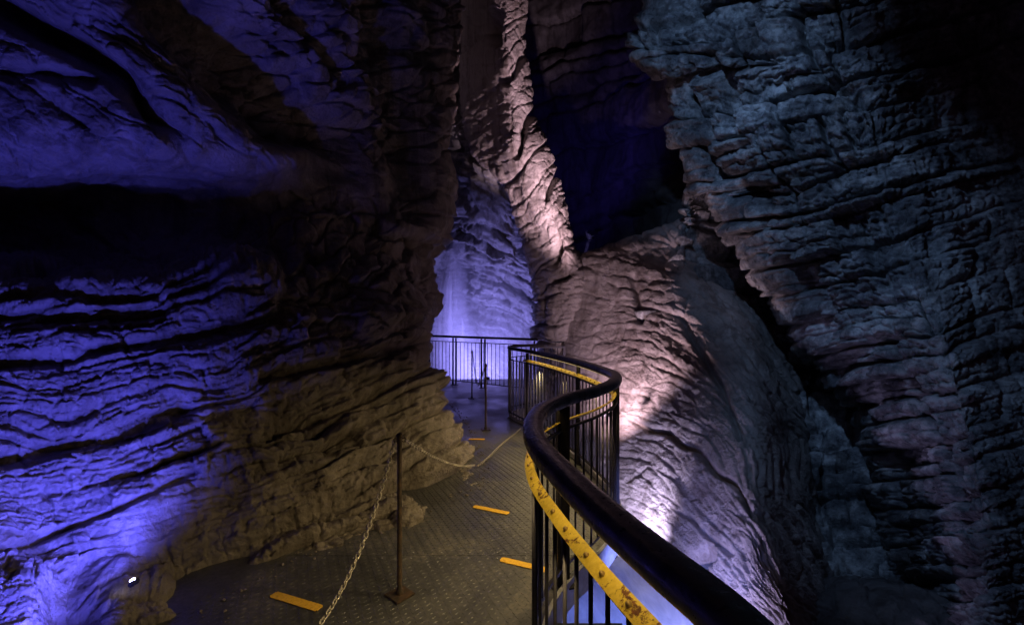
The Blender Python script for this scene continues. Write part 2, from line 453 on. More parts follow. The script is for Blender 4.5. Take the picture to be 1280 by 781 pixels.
# ------------------------------------------------------------------ LEFT WALL
def lw():
    pys = [-420, -150, 0, 100, 190, 225, 270, 325, 355, 440, 520, 560, 600, 650, 700, 720, 745, 800, 920, 1150]
    cols = [-500, -150, 50, 200, 330, 440, 515]
    T = {
     -420: [1.3, 1.7, 2.1, 2.5, 3.1, 4.0, 5.2], -150: [1.7, 2.1, 2.4, 2.7, 3.4, 4.4, 5.8],
     0: [1.9, 2.3, 2.6, 2.85, 3.6, 4.7, 6.2], 100: [2.0, 2.4, 2.7, 2.95, 3.7, 4.8, 6.2],
     190: [2.05, 2.5, 2.85, 3.1, 3.8, 4.85, 6.1], 225: [2.4, 3.0, 3.5, 3.8, 4.2, 4.95, 6.0],
     270: [2.8, 3.4, 3.9, 4.1, 4.4, 5.0, 5.9], 325: [2.6, 3.2, 3.7, 3.8, 4.1, 4.75, 5.7],
     355: [2.0, 2.5, 3.0, 3.35, 3.85, 4.6, 5.5], 440: [1.9, 2.4, 2.85, 3.2, 3.65, 4.3, 5.1],
     520: [1.8, 2.3, 2.75, 3.1, 3.5, 4.0, 4.65], 560: [1.75, 2.25, 2.7, 3.0, 3.35, 3.8, 4.3],
     600: [1.7, 2.2, 2.65, 2.95, 3.25, 3.6, 3.95], 650: [1.6, 2.1, 2.6, 2.88, 3.1, 3.35, 3.6],
     700: [1.5, 2.0, 2.5, 2.8, 2.93, 3.15, 3.4], 720: [1.5, 1.95, 2.4, 2.72, 2.8, 3.05, 3.3],
     745: [1.45, 1.9, 2.25, 2.42, 2.7, 2.95, 3.2], 800: [1.4, 1.8, 2.1, 2.25, 2.6, 2.9, 3.15],
     920: [1.35, 1.7, 1.95, 2.1, 2.5, 2.8, 3.05], 1150: [1.3, 1.6, 1.8, 2.0, 2.4, 2.7, 3.0]}
    S = {-420: (560, 6.8), -150: (566, 7.2), 0: (572, 7.6), 100: (568, 7.6), 190: (566, 7.4), 225: (568, 7.3), 270: (560, 7.2),
         325: (543, 7.0), 355: (546, 6.8), 440: (543, 6.3), 520: (572, 5.6), 560: (592, 5.15), 600: (592, 4.55),
         650: (590, 4.2), 700: (588, 4.0), 720: (587, 4.0), 745: (586, 3.9), 800: (585, 3.8), 920: (580, 3.6), 1150: (575, 3.5)}
    rows = []
    for y in pys:
        s, d = S[y]; c = [(x, y, t) for x, t in zip(cols, T[y])]
        c[-1] = (min(515, s - 35) if s < 560 else 530, y, T[y][-1])
        c += [(s, y, d), (s - 14, y, d + 1.2), (s - 60, y, d + 4.5)]
        rows.append(c)
    def disp(U, V, X, Y, Z):
        w1 = fbm(U / 90, V / 60, U * 0, 2, 3); w2 = fbm(U / 22, V / 22, U * 0, 3, 5)
        low = sm(V, 300 + 95 * sm(U, 290, 380), 345 + 110 * sm(U, 290, 380)); und = 1 - .85 * np.exp(-((V - 222) / 32) ** 2)
        w3 = fbm(U / 7, V / 7, U * 0, 2, 6)
        a = V + 0.12 * U + 0.0003 * U * np.abs(U) + w1 * 17 + w2 * 1.6 + w3 * 1.0
        b = U - 0.2 * V + w2 * 8
        near = 0.35 + 0.65 * sm(Y, 2.2, 5)
        lft = 1 - sm(U, 250, 330)
        s1 = lft * strata(a + 6 * w1, b, 15, 30, 120, 0.05, 0.06, 0.09, 2.8, 0.8, .8, .15) + (1 - lft) * strata(a, b, 11, 21, 60, .07, .07, 0.13, 2.6, 0.7, .9)
        msk = np.clip(.62 + 1.1 * fbm(U / 120, V / 70, U * 0, 3, 8), .15, 1.15)
        s1 = s1 * msk + facets(a + w2 * 2, b, 16, 15, 38, .011 + .030 * (1 - lft), 1.4, .02) + facets(a + w3 * 3, b + w3 * 4, 17, 6, 12, .005 + .012 * (1 - lft), 1.4, .008)
        msk0 = np.clip(.5 + 1.3 * fbm(U / 130, V / 90, U * 0, 3, 9), 0, 1)
        s2 = strata(a + w2 * 1.5, b, 12, 11, 50, 0.015, 0.014, 0.03, 1.8, 0.4)
        a2 = V - 0.62 * U + w1 * 26 + w2 * 5
        b2 = V * 0.5 + U
        t1 = strata(a2, b2, 13, 85, 260, 0.07, 0.04, 0.05, 4.0, 0.3) * (.3 + .7 * msk0)
        t2 = strata(a2 + 10 * w2, b2, 14, 24, 120, 0.008, 0.008, 0.012, 2.0, 0.4)
        smooth_blob = np.exp(-(((U - 165) / 92) ** 2 + ((V - 664 + .25 * (U - 165)) / 46) ** 2) ** 2)
        d = low * (s1 * near * (1 + 0.6 * (U < 260)) * (1 - 0.85 * smooth_blob) + s2 * near * (1 - 0.8 * smooth_blob)) + (1 - low) * und * ((t1 + t2) * (1 - .7 * sm(V + .5 * U, 380, 460)) + facets(a2 + w2 * 8, b2, 18, 30, 80, .026, 1.0, .012) + facets(a2, b2, 19, 12, 30, .005, 1.0, .003) + sm(U, 280, 380) * (facets(V + w2 * 9, U + w2 * 8, 20, 22, 26, .07, 1.3, .05) + .10 * fbm(X * 2.2, Y * 2.2, Z * 2.2, 4, 24, .6)))
        d = d + 0.07 * smooth_blob
        d += 0.17 * fbm(X * 1.2, Y * 1.2, Z * 1.2, 3, 21) + 0.028 * fbm(X * 7, Y * 7, Z * 7, 4, 22, 0.6) + 0.035 * fbm(X * 3.2, Y * 3.2, Z * 3.2, 3, 23, ridged=True)
        # long dark clefts
        for pts, wd, dp in [
            ([(-60, -20), (20, 22), (80, 50), (150, 95), (205, 150), (232, 178)], 13, .40),
            ([(-40, 90), (60, 92), (110, 100)], 8, .10),
            ([(175, -60), (215, -10), (280, 60), (345, 120), (420, 180)], 42, .50),
            ([(330, -20), (395, 55), (440, 100)], 8, .18),
            ([(455, -60), (480, 40), (505, 140), (520, 260)], 22, .30),
            ([(-40, 372), (60, 370), (130, 378), (200, 372)], 6, .14),
            ([(-60, 395), (120, 400), (200, 388)], 9, .16),
            ([(-60, 462), (90, 452), (180, 432), (280, 414)], 8, .18),
            ([(-40, 582), (60, 562), (140, 545), (230, 512)], 10, .20),
            ([(-20, 700), (70, 668), (140, 640), (245, 588)], 4, .10),
            ([(230, 740), (290, 700), (400, 640), (520, 590)], 10, .12),
            ([(330, 470), (420, 452), (520, 430)], 6, .15),
            ([(330, 545), (420, 515), (520, 470)], 4, .10),
            ([(520, 590), (545, 600), (570, 590)], 13, .30),
            
            ([(350, 300), (360, 350), (345, 400)], 10, .12)]:
            d = d - dp * (.6 if pts[0][0] < 0 and pts[0][1] > 300 else 1) * np.exp(-(polyd(U, V, pts) / wd) ** 2)
        for (cx, cy, rx, ry, dp) in [(310, 350, 55, 28, .18), (380, 285, 34, 24, .16), (475, 400, 60, 16, .12), (540, 275, 26, 30, .2),
                                     (200, 770, 80, 22, .05), (90, 760, 34, 40, -.28), (598, 600, 22, 18, .10)]:
            d = d + dp * np.exp(-(((U - cx) / rx) ** 2 + ((V - cy) / ry) ** 2))
        return d
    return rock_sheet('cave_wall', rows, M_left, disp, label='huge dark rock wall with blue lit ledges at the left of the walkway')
lw()

# ------------------------------------------------------------------ CAVERN BACK WALL behind the fence
def bw():
    cols = [430, 500, 545, 566, 585, 615, 650, 690, 740]
    T = {-350: [9, 10, 11, 13, 13, 13, 13, 13, 13], 0: [10, 11, 12.5, 13.5, 13.5, 13, 13, 13, 13],
         120: [10, 12, 13, 13.5, 13.5, 13, 13, 13, 13], 195: [10, 12, 13, 13.5, 12.2, 11.2, 11.3, 12, 12],
         230: [11, 12.5, 13, 13.2, 11.9, 10.9, 11.2, 12, 12], 280: [11.5, 13, 13.6, 13.6, 13, 12.6, 12.8, 13, 13],
         340: [12, 14, 15, 15, 14, 13.6, 13.6, 13.8, 13.8], 410: [13, 15, 15.5, 15.5, 14.8, 14.2, 14.2, 14.2, 14.2],
         480: [14, 15, 15.8, 15.8, 15, 14.6, 14.6, 14.6, 14.6], 560: [14, 15, 15.8, 15.8, 15, 14.6, 14.6, 14.6, 14.6]}
    # above the opening the rock stops just behind the rib
    rows = [[((x if x < 640 else 634 + (x - 640) * (.05 + .5 * float(sm(np.array(float(y)), 200, 320)))), y, t + (3.5 if x > 700 and y < 300 else 0)) for x, t in zip(cols, T[y])] for y in T]
    def disp(U, V, X, Y, Z):
        w = fbm(U / 40, V / 40, U * 0, 4, 31)
        a = V - 0.004 * (U - 560) * (U - 560) * 0.25 + 0.0 * U - 0.35 * (U - 600) * sm(U, 560, 600) + w * 10
        k = sm(V, 235, 290)
        d = k * (strata(a, U + w * 6, 33, 15, 45, .16, .10, .16, 2.2, .6) + strata(a, U + w * 9, 34, 7, 22, .04, .04, .05, 1.4, .6))
        d += 0.45 * fbm(X * .6, Y * .6, Z * .6, 4, 35) + 0.13 * fbm(X * 3, Y * 3, Z * 3, 4, 36, .6) + facets(a, U, 38, 9, 16, .10, 1.5, .06) + 0.12 * fbm(X * 1.6, Y * 1.6, Z * 1.6, 3, 37, ridged=True)
        return d
    rock_sheet('cavern_wall', rows, M_back, disp, q=1.3, label='blue lit cavern rock behind the waterfall and the fence')
bw()

# ------------------------------------------------------------------ PILLAR
def pil():
    #      py: L, F, R , depth
    S = {-260: (572, 618, 668, 8.6, 3.6), -60: (577, 621, 662, 8.6, 3.6), 0: (579, 622, 660, 8.6, 3.6), 50: (577, 624, 657, 8.6, 3.6), 100: (577, 629, 667, 8.5, 3.5),
         150: (581, 635, 680, 8.5, 3.2), 190: (592, 641, 696, 8.4, 2.6), 222: (622, 652, 708, 8.4, 1.3), 255: (640, 666, 719, 8.3, 1.1), 300: (652, 688, 727, 8.2, 1.2),
         350: (664, 694, 738, 8.2, 1.2), 400: (668, 692, 752, 8.3, 1.1), 440: (670, 692, 768, 8.4, 1.1), 500: (672, 694, 790, 8.4, 1.1), 600: (672, 696, 820, 8.4, 1.1)}
    rows = []
    for y, (L, Fd, R, D, LD) in S.items():
        R -= 9 * float(sm(np.array(float(y)), 60, 150) * (1 - sm(np.array(float(y)), 290, 350)))
        rows.append([(L + 30, y, D + 5.5), (L + 3, y, D + LD + .8), (L, y, D + LD), ((L + Fd) / 2 , y, D + LD * .5), (Fd, y, D + 0.1), ((Fd + R) / 2, y, D - 0.12),
                     (R - 3, y, D + 0.1), (R, y, D + 0.5), (R - 8, y, D + 1.3), (R - 40, y, D + 4)])
    def disp(U, V, X, Y, Z):
        w = fbm(U / 50, V / 60, U * 0, 2, 41); w2 = fbm(U / 12, V / 12, U * 0, 3, 42)
        k = sm(V, 340, 400)
        a = V + 0.75 * U + w * 35
        a2 = V + 0.05 * U + w * 14 + w2 * 4
        d = (1 - k) * (strata(a, U - .3 * V + w * 20, 43, 70, 70, .022, .012, .10, 2.4, .3, .4) + strata(a + w2 * 8, U, 44, 24, 40, .01, .012, .03, 1.6, .3))
        d += k * (strata(a2, U + w * 8, 45, 17, 45, .05, .06, .12, 1.8, .5) + strata(a2, U + w2 * 8, 46, 7, 18, .02, .02, .03, 1.3, .5))
        d += facets(a * (1 - k) + a2 * k + w2 * 6, U - (1 - k) * .6 * V, 49, 26, 22, .008, .9, .02) + facets(V + w2 * 3, U, 50, 9, 10, .009, .9, .006)
        d += 0.06 * fbm(X * 1.3, Y * 1.3, Z * 1.3, 4, 47) + 0.03 * fbm(X * 5, Y * 5, Z * 5, 4, 48, .6)
        for pts, wd, dp in [([(630, 103), (640, 95), (655, 72)], 3, .22), ([(646, 195), (655, 160), (672, 135), (672, 124)], 3.5, .25),
                            ([(682, 248), (690, 232), (700, 212)], 2.5, .18), ([(690, 352), (705, 348), (718, 340)], 3, .2),
                            ([(622, 20), (616, 40), (620, 52)], 6, .3), ([(690, 330), (698, 300), (692, 270)], 5, .15)]:
            d = d - dp * np.exp(-(polyd(U, V, pts) / wd) ** 2)
        return d
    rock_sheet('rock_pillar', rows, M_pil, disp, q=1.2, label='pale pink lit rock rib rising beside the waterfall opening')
pil()

# ------------------------------------------------------------------ MIDDLE WALL right of the walkway
def mw():
    cols = [690, 715, 760, 820, 880, 940, 985, 1040]
    T = {320: [9.5, 8.7, 8.0, 7.5, 7.3, 7.9, 8.6, 9.5],
         400: [9, 8.2, 7.4, 6.6, 6.1, 6.1, 7.1, 8.6], 480: [8.6, 7.6, 6.55, 5.7, 5.05, 4.85, 5.8, 7.4], 560: [8.4, 7.0, 5.9, 5.0, 4.35, 4.05, 5.1, 7],
         620: [8.2, 6.8, 5.5, 4.6, 3.95, 3.6, 4.3, 6.5], 700: [8, 6.4, 5.1, 4.15, 3.5, 3.15, 3.4, 5], 781: [7.8, 6, 4.8, 3.8, 3.2, 2.85, 2.95, 4.2], 900: [7.6, 5.8, 4.4, 3.7, 3.2, 3, 3.1, 4], 1100: [7.4, 5.6, 4.2, 3.5, 3.0, 2.8, 2.8, 3.4]}
    sh = {320: -34, 400: -14, 480: 0, 560: 10, 620: 8, 700: 12, 781: 24, 900: 40, 1100: 50}
    rows = [[(x + sh[y] * float(sm(np.array(float(x)), 800, 930)), y, t) for x, t in zip(cols, T[y])] for y in T]
    sil = [335, 324, 308, 292, 276, 262, 250, 240]
    r0 = [(p[0], q, p[2] + .55) for p, q in zip(rows[0], sil)]; r1 = [(p[0] + 4, q + 6, p[2] + 2.2) for p, q in zip(rows[0], sil)]; r2 = [(p[0] + 8, q + 70, p[2] + 7) for p, q in zip(rows[0], sil)]
    rows = [r2, r1, r0] + rows
    def disp(U, V, X, Y, Z):
        w = fbm(U / 80, V / 60, U * 0, 2, 51); w2 = fbm(U / 14, V / 14, U * 0, 3, 52)
        x = np.clip(U - 770, 0, 300)
        w3 = fbm(U / 6, V / 6, U * 0, 2, 58)
        a = V - 0.0028 * x * x - 0.32 * (U - 770) * sm(V, 540, 640) + w * 12 + w2 * 1.6 + w3 * 1.0
        g = 0.5 + 0.5 * np.tanh((fbm(U / 70, V / 60, U * 0, 2, 53) + .15 - .35 * sm(V, 540, 600)) * 4)
        d = strata(a, U + V * .3 + w * 14, 54, 21, 70, .045, .05, .16, 1.9, .6, .5, 0.0) * (0.35 + .65 * g)
        d += strata(a + w2 * 1.2, U + w2 * 10, 55, 10, 28, .022, .028, .05, 1.6, .7) * (0.15 + .4 * g)
        calm = 1 - .62 * sm(V, 500, 600) * (1 - sm(U, 900, 980))
        d = d * (.32 - .08 * sm(V, 330, 420) * (1 - sm(U, 780, 860))) * calm + facets(a + w2 * 2, U + w * 14, 59, 16, 44, .010, 1.0, .018) + facets(a + w3 * 3, U + w3 * 4, 60, 8, 14, .008, 1.0, .006)
        d += 0.05 * fbm(X * .9, Y * .9, Z * .9, 3, 56) + 0.03 * fbm(X * 5, Y * 5, Z * 5, 4, 57, .6)
        for pts, wd, dp in [([(790, 525), (812, 538), (830, 538), (852, 556), (870, 560), (893, 590), (915, 600), (940, 640)], 3, .10), ([(850, 640), (866, 650), (880, 668), (910, 690)], 3, .05),
                            ([(868, 700), (880, 690)], 9, .2), ([(790, 345), (800, 400)], 4, .1), ([(850, 395), (900, 480), (925, 545)], 4, .1)]:
            d = d - dp * np.exp(-(polyd(U, V, pts) / wd) ** 2)
        return d
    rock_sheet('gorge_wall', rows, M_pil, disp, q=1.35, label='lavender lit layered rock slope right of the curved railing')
mw()

# ------------------------------------------------------------------ RIGHT WALL with tilted blocks
def rw():
    SLh = {-380: 770, -120: 790, 0: 808, 50: 790, 80: 800, 110: 832, 150: 838, 190: 848, 240: 868, 290: 905, 350: 948, 430: 1002, 520: 1060, 600: 1088, 700: 1112, 781: 1124, 900: 1130, 1150: 1130}
    D0 = {-380: 5.4, -120: 5.8, 0: 6, 50: 6, 80: 5.95, 110: 5.9, 150: 5.8, 190: 5.7, 240: 5.6, 290: 5.4, 350: 5.1, 430: 4.7, 520: 4.3, 600: 4.0, 700: 3.7, 781: 3.5, 900: 3.3, 1150: 3.1}
    rows = []
    for y, s in SLh.items():
        D = D0[y]; e = 1062 + 0.34 * max(y, -200) if y < 350 else 1181 + 0.2 * (y - 350)
        e = min(e, 1238); e = max(e, s + 60)
        rows.append([(s + 40, y, D + 5), (s + 2, y, D + 1.9), (s - 2, y, D + .75), (s + 0.16 * (e - s), y, D + .12), (s + 0.36 * (e - s), y, D * .93), (s + 0.65 * (e - s), y, D * .84),
                     (e, y, D * .77), (e + 80, y, D * .80), (e + 190, y, D * .84), (1500, y, D * .70), (1900, y, D * .55)])
    def disp(U, V, X, Y, Z):
        w = fbm(U / 90, V / 80, U * 0, 2, 61); w2 = fbm(U / 14, V / 14, U * 0, 3, 62)
        w3 = fbm(U / 6, V / 6, U * 0, 2, 70)
        a = V + 0.24 * U + w * 9 + w2 * 1.6 + w3 * 1.0; b = U - 0.28 * V + w * 8 + w2 * 2 + w3 * 1.5
        rgt = sm(U, 1060, 1180) * .8 + .4 * sm(U, 1200, 1260)
        d = strata(a, b, 63, 31, 58, .045, .10, .34, 2.9, 1.0, 1.0, 0.0) * (1 - .7 * rgt)
        d = d + (1 - .7 * rgt) * facets(a + w2 * 4, b, 68, 20, 30, .020, 1.1, .04) + facets(a + w3 * 3, b, 69, 8, 12, .010, 1.0, .008)
        d += .7 * strata(a + w2 * 4, b, 64, 13, 25, .015, .035, .11, 1.5, .9, .7, 0.0) * (1 - .75 * rgt)
        d += 0.10 * fbm(X * .8, Y * .8, Z * .8, 3, 65) + 0.025 * fbm(X * 5, Y * 5, Z * 5, 4, 66, .6) + .012 * fbm(X * 11, Y * 11, Z * 11, 3, 67, .6)
        for pts, wd, dp in [([(880, 70), (905, 110), (912, 150)], 9, .25), ([(905, 70), (960, 68), (1060, 48)], 4, .2), ([(880, 200), (960, 165), (1000, 158)], 5, .2),
                            ([(905, 250), (990, 240), (1060, 205), (1120, 195)], 4, .25), ([(1110, 430), (1150, 520), (1200, 630)], 6, .28),
                            ([(1040, 470), (1080, 430), (1110, 425)], 10, .3), ([(1120, 560), (1100, 600), (1130, 570)], 9, .2), ([(1040, 110), (1075, 122)], 10, .3), ([(955, 262), (985, 255)], 9, .25), ([(1080, 290), (1100, 350)], 6, .2), ([(1175, 300), (1180, 310)], 8, .3), ([(880, 215), (940, 250)], 12, .3), ([(985, 330), (1010, 370), (1030, 420)], 9, .25)]:
            d = d - .6 * dp * np.exp(-(polyd(U, V, pts) / wd) ** 2)
        sl = np.interp(V, list(SLh.keys()), list(SLh.values()))
        d = d * (.55 + .45 * sm(U - sl, 4, 55)) + .05 * fbm(X * 6, Y * 6, Z * 9, 3, 75) * (1 - sm(U - sl, 0, 40))
        return d
    rock_sheet('leaning_cliff', rows, M_right, disp, q=1.4, label='blue grey cliff of tilted layered blocks at the right')
rw()

# ------------------------------------------------------------------ dark recess, far wall, gorge floor
def rec():
    cols = [780, 860, 940, 1020, 1100, 1180, 1260]
    T = {100: 9, 200: 8.3, 300: 7.4, 400: 6.8, 480: 6.2, 540: 5.7, 600: 5.3, 660: 4.95, 720: 4.5, 781: 4.1, 900: 3.6}
    del T[100]; rows = []
    for y, t in T.items():
        x0 = 868 - 70 * float(sm(np.array(float(y)), 230, 420))
        r = [(x0 + 10, y, t + 5), (x0, y, t + .8)] + [(max(x, x0 + 10 + 4 * n), y, t * (1 if x < 1000 else (1 - .0006 * (x - 1000)))) for n, x in enumerate(cols)]
        rows.append(r)
    rows = [[(a, b - 10, c + 6) for a, b, c in rows[0]]] + rows
    def disp(U, V, X, Y, Z):
        w = fbm(U / 60, V / 50, U * 0, 4, 71)
        d = strata(V + w * 22, U + w * 20, 72, 26, 60, .06, .10, .30, 3, .8, .8, 0.0)
        d += .22 * fbm(X * .8, Y * .8, Z * .8, 4, 73) + .04 * fbm(X * 3.5, Y * 3.5, Z * 3.5, 4, 74, .6)
        return d
    rock_sheet('recess_wall', rows, M_right, disp, q=2.0, label='almost black rock recess between the lit slope and the cliff')
rec()

def far():
    cols = [300, 520, 620, 670, 710, 750, 790, 830, 880, 950, 1050, 1200, 1500]
    rows = [[(x, y, float(np.interp(x + .12 * (y - 200), [300, 640, 700, 750, 800, 850, 950], [19, 18, 16.5, 14.5, 12.3, 10.5, 10]))) for x in cols] for y in (-700, -300, -100, 0, 100, 200, 300, 420, 560)]
    def disp(U, V, X, Y, Z):
        w = fbm(U / 60, V / 60, U * 0, 4, 81)
        return strata(V + .3 * U + w * 20, U + w * 10, 82, 30, 60, .10, .14, .25, 3, .8) + .55 * fbm(X * .4, Y * .4, Z * .4, 4, 83) + .12 * fbm(X * 2, Y * 2, Z * 2, 4, 84, .6)
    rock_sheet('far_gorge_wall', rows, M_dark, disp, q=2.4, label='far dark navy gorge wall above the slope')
far()

def low_rocks():
    cols = [930, 980, 1040, 1100, 1160, 1220, 1290, 1400]
    T = {715: 4.6, 735: 3.9, 755: 3.5, 785: 3.2, 860: 2.8, 1000: 2.5}
    rows = [[(x, y, t * (1 - .0003 * (x - 930))) for x in cols] for y, t in T.items()]
    def disp(U, V, X, Y, Z):
        w = fbm(U / 26, V / 20, U * 0, 4, 91)
        return .16 * fbm(X * 1.8, Y * 1.8, Z * 1.8, 3, 92) + facets(V * 2 + w * 10, U, 94, 40, 34, .02, 1.0, .02) + .02 * fbm(X * 8, Y * 8, Z * 8, 4, 93, .6)
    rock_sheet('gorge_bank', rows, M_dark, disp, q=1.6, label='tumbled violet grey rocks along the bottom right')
low_rocks()

m = MB(); m.add([(-60, -20, -1.4), (60, -20, -1.4), (60, 80, -1.4), (-60, 80, -1.4)], [(0, 1, 2, 3)])
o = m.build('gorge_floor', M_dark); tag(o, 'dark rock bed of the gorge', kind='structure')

# stream: a rippled sheet below the deck
def stream():
    nx, ny = 220, 340
    xs = np.linspace(-2.2, 2.1, nx); ys = np.linspace(0.6, 15.5, ny); X, Y = np.meshgrid(xs, ys)
    X = X.astype(np.float32); Y = Y.astype(np.float32)
    Z = -0.62 + .03 * fbm(X * 2.5, Y * 1.6, X * 0, 4, 95) + .05 * sm(Y, 12, 15)
    v = np.stack([X, Y, Z], -1).reshape(-1, 3)
    I = np.arange(nx * ny).reshape(ny, nx)
    Q = np.stack([I[:-1, :-1], I[:-1, 1:], I[1:, 1:], I[1:, :-1]], -1).reshape(-1, 4)
    me = bpy.data.meshes.new('stream'); me.from_pydata(v.tolist(), [], Q.tolist()); me.polygons.foreach_set('use_smooth', [True] * len(Q))
    tag(link('stream', me, M_water), 'pale stream water running below the walkway', kind='structure')
stream()

# ------------------------------------------------------------------ waterfall
def waterfall():
    nu, nv = 60, 90; vs = []; fs = []
    top = at(573, 285, 13.2); 
    for j in range(nv):
        t = j / (nv - 1); py = 285 + (500 - 285) * t; Y = 13.3 + .3 * t
        l = 560 - 22 * min(1, t * 2) - 10 * t; r = 584 + 18 * max(0, t - .35) * 1.6 + 4 * t
        for i in range(nu):
            s = i / (nu - 1); px = l + (r - l) * s
            p = at(px, py, Y)
            n = float(0.006 * math.sin(s * 23 + 2 * math.sin(t * 5)) + 0.003 * math.sin(s * 61 + t * 9))
            p.y += n - .35 * math.sin(math.pi * s)
            vs.append(p)
    for j in range(nv - 1):
        for i in range(nu - 1):
            a = j * nu + i; fs.append((a, a + 1, a + nu + 1, a + nu))
    m = MB(); m.add(vs, fs, True); wo = m.build('waterfall', M_fall)
    at_ = wo.data.attributes.new('veil', 'FLOAT', 'POINT')
    at_.data.foreach_set('value', [min(1, 5 * (i / (nu - 1)) * (1 - i / (nu - 1)) * 1.1) * (.35 + .65 * min(1, j / nv * 3)) for j in range(nv) for i in range(nu)])
    mm = bpy.data.materials.new('spray mist'); mm.use_nodes = True; t = mm.node_tree; t.nodes.remove(t.nodes['Principled BSDF'])
    pv = t.nodes.new('ShaderNodeVolumePrincipled'); pv.inputs['Color'].default_value = (.9, .9, .95, 1); pv.inputs['Density'].default_value = .14
    t.links.new(pv.outputs[0], t.nodes['Material Output'].inputs['Volume'])
    bm = bmesh.new(); bmesh.ops.create_icosphere(bm, subdivisions=3, radius=1); bmesh.ops.scale(bm, vec=Vector((1.7, 1.5, 2.6)), verts=bm.verts)
    me = bpy.data.meshes.new('spray_mist'); bm.to_mesh(me); bm.free()
    tag(link('spray_mist', me, mm, None, (-1.0, 13.2, .9)), 'pale spray hanging round the foot of the waterfall', kind='stuff')
    tag(wo, 'pale blue violet waterfall veil dropping behind the fence', kind='structure')
waterfall()

# ------------------------------------------------------------------ RAIL PATH and WALKWAY
path2 = [(.44, -1.6), (.44, -.6), (.43, .1), (.40, .45), (.36, .73), (.305, .9), (.236, 1.12), (.16, 1.42), (.10, 1.74), (.10, 2.07), (.165, 2.38), (.33, 2.70), (.55, 2.98),
         (.76, 3.35), (.86, 3.75), (.83, 4.2), (.70, 4.9), (.45, 5.8), (.20, 6.45), (-.02, 6.95), (-.03, 7.3), (.2, 7.6), (.55, 7.8)]
PATH = resample(catmull([(x, y, 0) for x, y in path2], 14), 0.03)
def path_z(z, a=None, b=None):
    return [Vector((p.x, p.y, z)) for p in PATH if (a is None or p.y >= a) and (b is None or p.y <= b)]
def left_normal(i):
    t = (PATH[min(i + 1, len(PATH) - 1)] - PATH[max(i - 1, 0)]).normalized()
    return Vector((-t.y, t.x, 0))

deck = empty('walkway', (0, 3, 0)); tag(deck, 'wet metal walkway winding between the rock wall and the railing', kind='structure')
def deck_poly(y0, y1):
    right = [(p.x + .03, p.y) for p in PATH if y0 <= p.y <= y1]
    if y0 > 7.7: right = [(.62, y0), (.75, y1)]
    else:
        right = [(np.interp(y0, [p.y for p in PATH], [p.x for p in PATH]) + .03, y0)] + right
        if y1 <= 7.75: right.append((np.interp(y1, [p.y for p in PATH], [p.x for p in PATH]) + .03, y1))
        else: right += [(.62, y1)]
    left = [(-2.6, y1), (-2.6, y0)]
    return right + left
cuts = [(-1.6, 2.998), (3.002, 5.898), (5.902, 8.778), (8.784, 11.4)]
for y0, y1 in cuts:
    pl = deck_poly(y0, y1); bm = bmesh.new()
    # shift into the parent's frame
    top = [bm.verts.new((x, y - 3, 0)) for x, y in pl]; f = bm.faces.new(top)
    r = bmesh.ops.extrude_face_region(bm, geom=[f])
    for v in [g for g in r['geom'] if isinstance(g, bmesh.types.BMVert)]: v.co.z -= .06
    bmesh.ops.recalc_face_normals(bm, faces=bm.faces)
    bmesh.ops.triangulate(bm, faces=bm.faces[:])
    me = bpy.data.meshes.new('floor_plate'); bm.to_mesh(me); bm.free()
    link('floor_plate', me, M_deck, deck)
# kerb along the outer edge (pale, lit by the flood lamp)
m = MB()
kp = [Vector((p.x + left_normal(i).x * -.035, p.y - 3 + left_normal(i).y * -.035, .0)) for i, p in enumerate(PATH)]
m.sweep(kp, [(-.012, -.12), (.012, -.12), (.012, .05), (-.012, .05)], smooth=False)
m.build('kerb', M_kerb, deck)
# raised tread bars of the chequer plate, one mesh
def treads():
    px = np.array([p.x for p in PATH]); py = np.array([p.y for p in PATH])
    m = MB(); vs = []; fs = []; step = .034
    j = 0; y = 1.7
    while y < 6.4:
        xr = np.interp(y, py, px) - .02
        xl = -1.9 + max(0, (y - 2.2)) * .5; i = 0; x = xl
        while x < xr:
            ang = math.pi / 4 if (i + j) % 2 else -math.pi / 4
            c, s = math.cos(ang), math.sin(ang); L, W, H = .0140, .0042, .0021
            b = len(vs)
            for a, w_, h in ((-L, 0, 0), (0, -W, 0), (L, 0, 0), (0, W, 0), (-L * .45, 0, H), (L * .45, 0, H)):
                vs.append((x + a * c - w_ * s, y - 3 + a * s + w_ * c, .0002 + h))
            fs += [(b, b + 1, b + 4), (b + 1, b + 5, b + 4), (b + 1, b + 2, b + 5), (b + 2, b + 3, b + 5), (b + 3, b + 4, b + 5), (b + 3, b, b + 4)]
            x += step; i += 1
        y += step; j += 1
    m.add(vs, fs, False); o = m.build('tread_pattern', M_deck, deck); o['kind'] = 'stuff'
treads()
m = MB()
for y in (2.4, 3.6, 4.8, 6.0, 7.2, 8.6, 10.4): m.box((-.9, y - 3, -.14), (3.0, .08, .14))
m.box((-.1, 1, -.16), (.08, 9, .12)); m.build('floor_beam', M_black, deck)

sc = MB(); sc.lathe([(.007, 0), (.007, .0012), (.005, .0022)], n=8); sc = sc.mesh('screw')
for y in (3.0, 5.9, 8.781):
    for sy in (-.035, .035):
        x = -1.9 + (y - 2.2) * .35
        while x < .85:
            if x < float(np.interp(y, [p.y for p in PATH], [p.x for p in PATH])) - .04: link('screw', sc, M_galv, deck, (x, y - 3 + sy, .0003))
            x += .19
